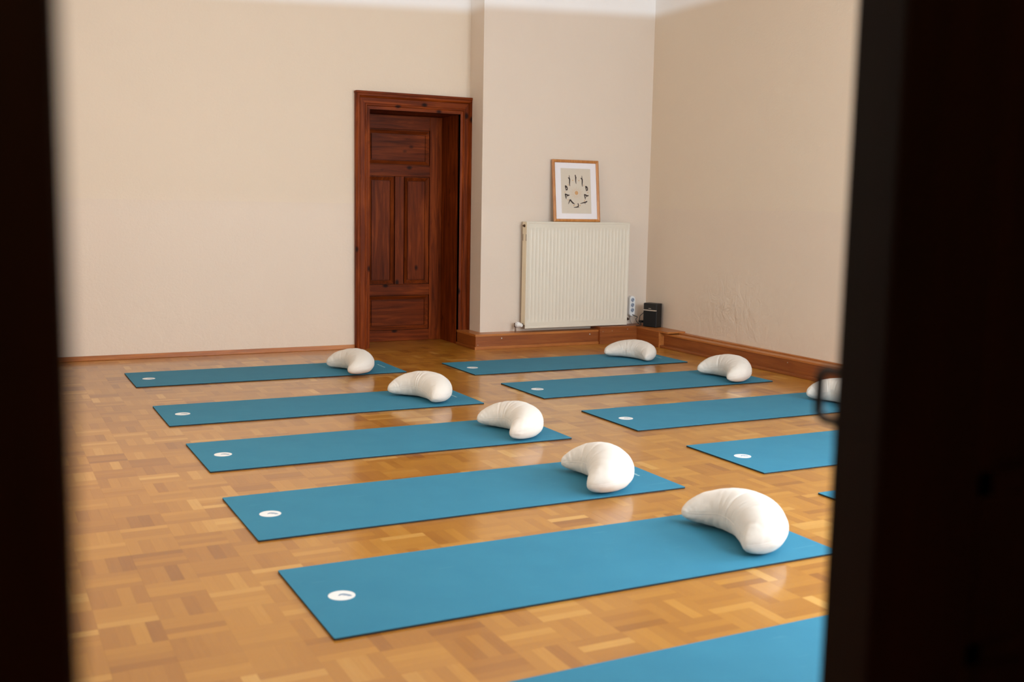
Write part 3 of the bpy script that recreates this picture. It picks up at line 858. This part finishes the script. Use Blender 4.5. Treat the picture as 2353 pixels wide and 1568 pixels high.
# thermostat valve at the lower left, lockshield at the lower right
vx, vy, vz = 4.118, 8.03, .192
va = Vector((.42, -.90, -.05)).normalized(); vb = Vector((vx - .012, vy, vz))
MB().tube([(RX0 + .01, 8.026, vz), (vx + .0, 8.026, vz)], .009, 12).tube([(vx - .018, 8.026, vz + .012), (vx - .018, 8.026, vz - .02)], .012, 12).build('valve_body', 'brass', rad, smooth=True)
MB().lathe(vb, va, [(0, .017), (.008, .023), (.030, .024), (.040, .019), (.056, .016), (.062, .0145)], 24).build('thermostat_knob', 'plastic_white', rad, smooth=False)
m = MB()
for k in range(8):
    a = 2 * math.pi * k / 8; ua = va.cross(Vector((0, 0, 1))).normalized(); ub = va.cross(ua)
    c0 = vb + (ua * math.cos(a) + ub * math.sin(a)) * .0235
    m.tube([c0 + va * .010, c0 + va * .028], .0018, 6)
m.build('knob_ribs', 'plastic_grey', rad)
MB().tube([(vx - .018, 8.026, vz - .015), (vx - .018, 8.03, ZA - .01)], .007, 10).build('supply_pipe', 'pipe', rad, smooth=True)
MB().tube([(RX1 - .02, 8.030, .205), (RX1 + .025, 8.030, .205)], .008, 10).lathe((RX1 + .025, 8.04, .205), (0, -1, 0), [(0, .012), (.02, .013), (.026, .009), (.038, .008)], 14).build('lockshield_valve', 'brass', rad, smooth=False)
MB().tube([(RX1 + .018, 8.04, .20), (RX1 + .018, 8.04, ZB - .01)], .0065, 10).build('return_pipe', 'pipe', rad, smooth=True)

# ------------------------------------------------------------------ framed print leaning on the wall above the radiator
PW, PH, PT = .456, .530, .018
pic = empty('framed_print', (4.668, 8.018, RZ1 + .0025), False)
tag(pic, 'copper-coloured wooden picture frame with a ring of dark yoga figures, standing on the radiator', 'picture')
pic.rotation_euler = (math.radians(-6.5), 0, 0)
FW = .024
def frame_bar(p0, p1, q0, q1):
    # p: outer edge, q: inner edge (x,z)
    m = MB()
    def sec(o, i): return [(o[0], 0, o[1]), (o[0], -PT, o[1]), (o[0] + (i[0] - o[0]) * .35, -PT - .004, o[1] + (i[1] - o[1]) * .35), (o[0] + (i[0] - o[0]) * .75, -PT - .002, o[1] + (i[1] - o[1]) * .75), (i[0], -PT + .004, i[1]), (i[0], 0, i[1])]
    A, B = sec(p0, q0), sec(p1, q1)
    for k in range(6): m.quad(A[k], A[(k + 1) % 6], B[(k + 1) % 6], B[k])
    m.poly(A); m.poly(list(reversed(B)))
    return m
h = PW / 2
o4 = [(-h, 0), (h, 0), (h, PH), (-h, PH)]; i4 = [(-h + FW, FW), (h - FW, FW), (h - FW, PH - FW), (-h + FW, PH - FW)]
for k in range(4):
    frame_bar(o4[k], o4[(k + 1) % 4], i4[k], i4[(k + 1) % 4]).build('frame_bar', 'frame', pic)
MB().box(-h + .01, h - .01, -.003, -.001, .01, PH - .01).build('backing', 'mount', pic)
U = lambda u: -h + u * PW
Vv = lambda v: v * PH
def mount_ring():
    m = MB(); a = [(-h + FW - .004, FW - .004), (h - FW + .004, FW - .004), (h - FW + .004, PH - FW + .004), (-h + FW - .004, PH - FW + .004)]
    b = [(U(.178), Vv(.135)), (U(.826), Vv(.135)), (U(.826), Vv(.865)), (U(.178), Vv(.865))]
    for k in range(4):
        j = (k + 1) % 4
        m.quad((a[k][0], -.008, a[k][1]), (a[j][0], -.008, a[j][1]), (b[j][0], -.008, b[j][1]), (b[k][0], -.008, b[k][1]))
        m.quad((b[k][0], -.008, b[k][1]), (b[j][0], -.008, b[j][1]), (b[j][0], -.006, b[j][1]), (b[k][0], -.006, b[k][1]))
    return m
mount_ring().build('passepartout', 'mount', pic)
MB().quad((U(.17), -.006, Vv(.125)), (U(.835), -.006, Vv(.125)), (U(.835), -.006, Vv(.875)), (U(.17), -.006, Vv(.875))).build('print_sheet', 'paper', pic)
# the figures: tapered strokes read off the photograph (zoomed picture coordinates)
def pc(x, y):
    xl = 108 - 8 * (y - 135) / 1315; xr = 1060 + 32 * (y - 175) / 1293
    yt = 135 + 40 * (x - 108) / 952; yb = 1450 + 18 * (x - 100) / 992
    return U((x - xl) / (xr - xl)), Vv(1 - (y - yt) / (yb - yt))
def stroke(m, pts, ws):
    P = [Vector(pc(*q)) for q in pts]; n = len(P); L = []; R = []
    for k in range(n):
        d = (P[min(k + 1, n - 1)] - P[max(k - 1, 0)]).normalized(); nn = Vector((-d.y, d.x)); wv = ws[k] * PW / 970 / 2
        L.append(P[k] + nn * wv); R.append(P[k] - nn * wv)
    for k in range(n - 1):
        m.quad((L[k].x, -.0066, L[k].y), (L[k + 1].x, -.0066, L[k + 1].y), (R[k + 1].x, -.0066, R[k + 1].y), (R[k].x, -.0066, R[k].y))
def blob(m, x, y, r, z=-.0066):
    c = Vector(pc(x, y)); rr = r * PW / 970
    m.poly([(c.x + rr * math.cos(2 * math.pi * k / 20), z, c.y + rr * math.sin(2 * math.pi * k / 20)) for k in range(20)])
FIG = []
for dx, dy in ((0, 0), (265, 12)):
    FIG.append([([(455, 470), (455, 500), (458, 530), (462, 560)], [8, 12, 14, 26]), ([(428, 520), (445, 530), (462, 552)], [8, 26, 20]), ([(460, 545), (462, 590), (458, 640), (460, 690)], [26, 24, 20, 12]), ([(456, 690), (474, 695)], [10, 6])])
    FIG[-1] = [([(x + dx, y + dy) for x, y in p], w_) for p, w_ in FIG[-1]]
FIG.append([([(580, 462), (584, 480), (582, 492)], [12, 24, 16]), ([(580, 490), (592, 515), (588, 560), (588, 600), (596, 650)], [18, 28, 22, 18, 9]), ([(590, 640), (604, 650)], [8, 5])])
for dx, dy in ((0, 0), (428, 12)):
    f = [([(362, 690), (372, 700), (376, 730), (374, 770)], [14, 30, 24, 10]), ([(372, 692), (394, 710), (408, 742), (404, 780), (398, 790)], [16, 24, 22, 20, 8]), ([(374, 780), (390, 775), (404, 770)], [16, 20, 12]), ([(378, 780), (384, 802)], [10, 6])]
    FIG.append([([(x + dx, y + dy) for x, y in p], w_) for p, w_ in f])
for dx, dy in ((0, 0), (408, 12)):
    f = [([(356, 862), (366, 900), (374, 940), (380, 976)], [12, 22, 18, 9]), ([(358, 865), (390, 882), (420, 898), (450, 890)], [16, 26, 26, 18]), ([(420, 900), (396, 915), (384, 940)], [10, 10, 8])]
    FIG.append([([(x + dx, y + dy) for x, y in p], w_) for p, w_ in f])
FIG.append([([(424, 1080), (436, 1045), (462, 985)], [10, 16, 26]), ([(462, 985), (488, 1025), (520, 1060), (562, 1084)], [26, 26, 28, 6])])
FIG.append([([(536, 1152), (580, 1150), (622, 1142)], [8, 16, 24]), ([(622, 1145), (636, 1115), (632, 1085), (622, 1068)], [24, 20, 18, 20]), ([(630, 1120), (640, 1150), (650, 1162)], [10, 9, 6])])
FIG.append([([(676, 1074), (730, 1058), (790, 1044), (824, 1030)], [8, 18, 26, 16]), ([(772, 1055), (788, 1084)], [12, 6]), ([(808, 1036), (826, 1022)], [16, 20])])
for f in FIG:
    m = MB()
    for pts, ws in f: stroke(m, pts, ws)
    m.build('yoga_figure', 'ink', pic)
m = MB(); blob(m, 600, 846, 37); m.build('sun_disc', 'gold', pic)
for (x, y, r) in ((526, 580, 11), (655, 586, 11), (430, 676, 9), (758, 686, 9), (356, 828, 9), (840, 844, 9), (420, 992, 10), (770, 1010, 10), (540, 1110, 12), (670, 1114, 11)):
    m = MB(); blob(m, x, y, r); m.build('gold_dot', 'gold', pic)
m = MB()
for k in range(28):
    a = 2 * math.pi * k / 28
    stroke(m, [(600 + 60 * math.cos(a), 850 + 60 * math.sin(a)), (600 + (105 + 30 * (k % 2)) * math.cos(a), 850 + (105 + 30 * (k % 2)) * math.sin(a))], [2.5, 1.2])
tag(m.build('sun_rays', 'gold', pic), kind='stuff')
MB().quad((-h + FW - .003, -.012, FW - .003), (h - FW + .003, -.012, FW - .003), (h - FW + .003, -.012, PH - FW + .003), (-h + FW - .003, -.012, PH - FW + .003)).build('glazing', 'pglass', pic)

# ------------------------------------------------------------------ power strip on the wall
ps = empty('power_strip', (5.302, YA, .31)); tag(ps, 'white three-socket power strip fixed upright on the wall beside the radiator', 'power strip')
px0, px1, pz0, pz1, pyf = 5.262, 5.325, .222, .408, 8.055
def stadium(w_, x0, x1, z0, z1):
    r = (x1 - x0) / 2 * .98; cx = (x0 + x1) / 2; P = []
    for k in range(13):
        a = math.pi * k / 12; P.append((cx + r * math.cos(a), z1 - r + r * math.sin(a)))
    for k in range(13):
        a = math.pi + math.pi * k / 12; P.append((cx + r * math.cos(a), z0 + r + r * math.sin(a)))
    return P
P = stadium(0, px0, px1, pz0, pz1); m = MB(); nn = len(P)
def shrink(P, s):
    cx = sum(p[0] for p in P) / len(P); cz = sum(p[1] for p in P) / len(P)
    return [(p[0] + (cx - p[0]) * s / .03, p[1] + (cz - p[1]) * s / .09) for p in P]
L3 = [(P, YA - .001), (P, pyf + .006), (shrink(P, .004), pyf)]
for (A, ya), (B, yb) in zip(L3[:-1], L3[1:]):
    for k in range(nn): m.quad((A[k][0], ya, A[k][1]), (A[(k + 1) % nn][0], ya, A[(k + 1) % nn][1]), (B[(k + 1) % nn][0], yb, B[(k + 1) % nn][1]), (B[k][0], yb, B[k][1]))
m.poly([(p[0], pyf, p[1]) for p in L3[-1][0]])
m.build('housing', 'plastic_white', ps)
for zc_ in (.372, .326, .280):
    cx = (px0 + px1) / 2
    s_ = MB().lathe((cx, pyf + .0005, zc_), (0, -1, 0), [(0, .0215), (.0016, .0215), (.0018, .0185), (.0006, .018)], 24).build('socket', 'plastic_white', ps)
    MB().lathe((cx, pyf - .0002, zc_), (0, -1, 0), [(0, .0175), (.0006, .0175)], 24).build('socket_well', 'plastic_grey', s_)
    m = MB()
    for dx in (-.0085, .0085): m.lathe((cx + dx * .8, pyf - .0008, zc_ + dx * .6), (0, -1, 0), [(0, .003), (.0008, .003)], 12)
    m.box(cx - .004, cx + .004, pyf - .0018, pyf - .0006, zc_ - .019, zc_ - .015)
    m.build('contact_holes', 'hole', s_)
MB().tube([(5.283, 8.082, pz0 + .006), (5.285, 8.075, .19), (5.289, 8.065, .165), (5.292, 8.05, ZB + .003)], .0028, 8).build('cord', 'cable_grey', ps, smooth=True)

# ------------------------------------------------------------------ loudspeaker in the corner
sp = empty('loudspeaker', (5.372, 7.850, ZB - .0045), False)
tag(sp, 'small black wireless loudspeaker with a silver stripe, standing on the corner skirting', 'loudspeaker')
sp.rotation_euler = (0, 0, math.atan2(.309, .952) - math.pi / 2 + math.pi / 2)
# local: front faces -x, width along y
sd, sw, sh = .087, .141, .212
MB().box(-sd / 2 + .008, sd / 2, -sw / 2, sw / 2, 0, sh).build('cabinet', 'black_plastic', sp, bevel=.006, seg=3)
MB().box(-sd / 2, -sd / 2 + .012, -sw / 2 + .002, sw / 2 - .002, .004, sh - .068).build('grille', 'black_cloth', sp, bevel=.003)
MB().box(-sd / 2 + .001, -sd / 2 + .012, -sw / 2 + .002, sw / 2 - .002, sh - .058, sh - .003).build('control_panel', 'black_plastic', sp, bevel=.003)
MB().box(-sd / 2 - .001, -sd / 2 + .012, -sw / 2 + .001, sw / 2 - .001, sh - .0675, sh - .0585).build('silver_stripe', 'silver', sp, bevel=.001)
m = MB()
for k, (a, b) in enumerate(((.000, .006), (.0075, .0135), (.015, .0205), (.022, .027))):
    m.box(-sd / 2 + .0002, -sd / 2 + .0014, .012 - b, .012 - a, sh - .049, sh - .044)
m.build('maker_mark', 'silver', sp)
cab = MB()
cab.tube([(.02, .070, .11), (-.005, .095, .12), (-.03, .115, .09), (-.035, .118, .05), (-.02, .110, .015), (-.03, .098, .006)], .0035, 8)
cab.tube([(-.055, .125, .082), (-.065, .135, .06), (-.055, .13, .035), (-.03, .11, .012), (-.05, .095, .006), (-.09, .11, .005)], .0035, 8)
cab.tube([(-.055, .125, .082), (-.085, .16, .10)], .004, 8)
cab.box(-.048, -.018, .085, .115, .03, .052)
cab.build('power_cable', 'cable', sp, smooth=False)

# drop the private build flags
for o in bpy.data.objects:
    if '_abs' in o: del o['_abs']
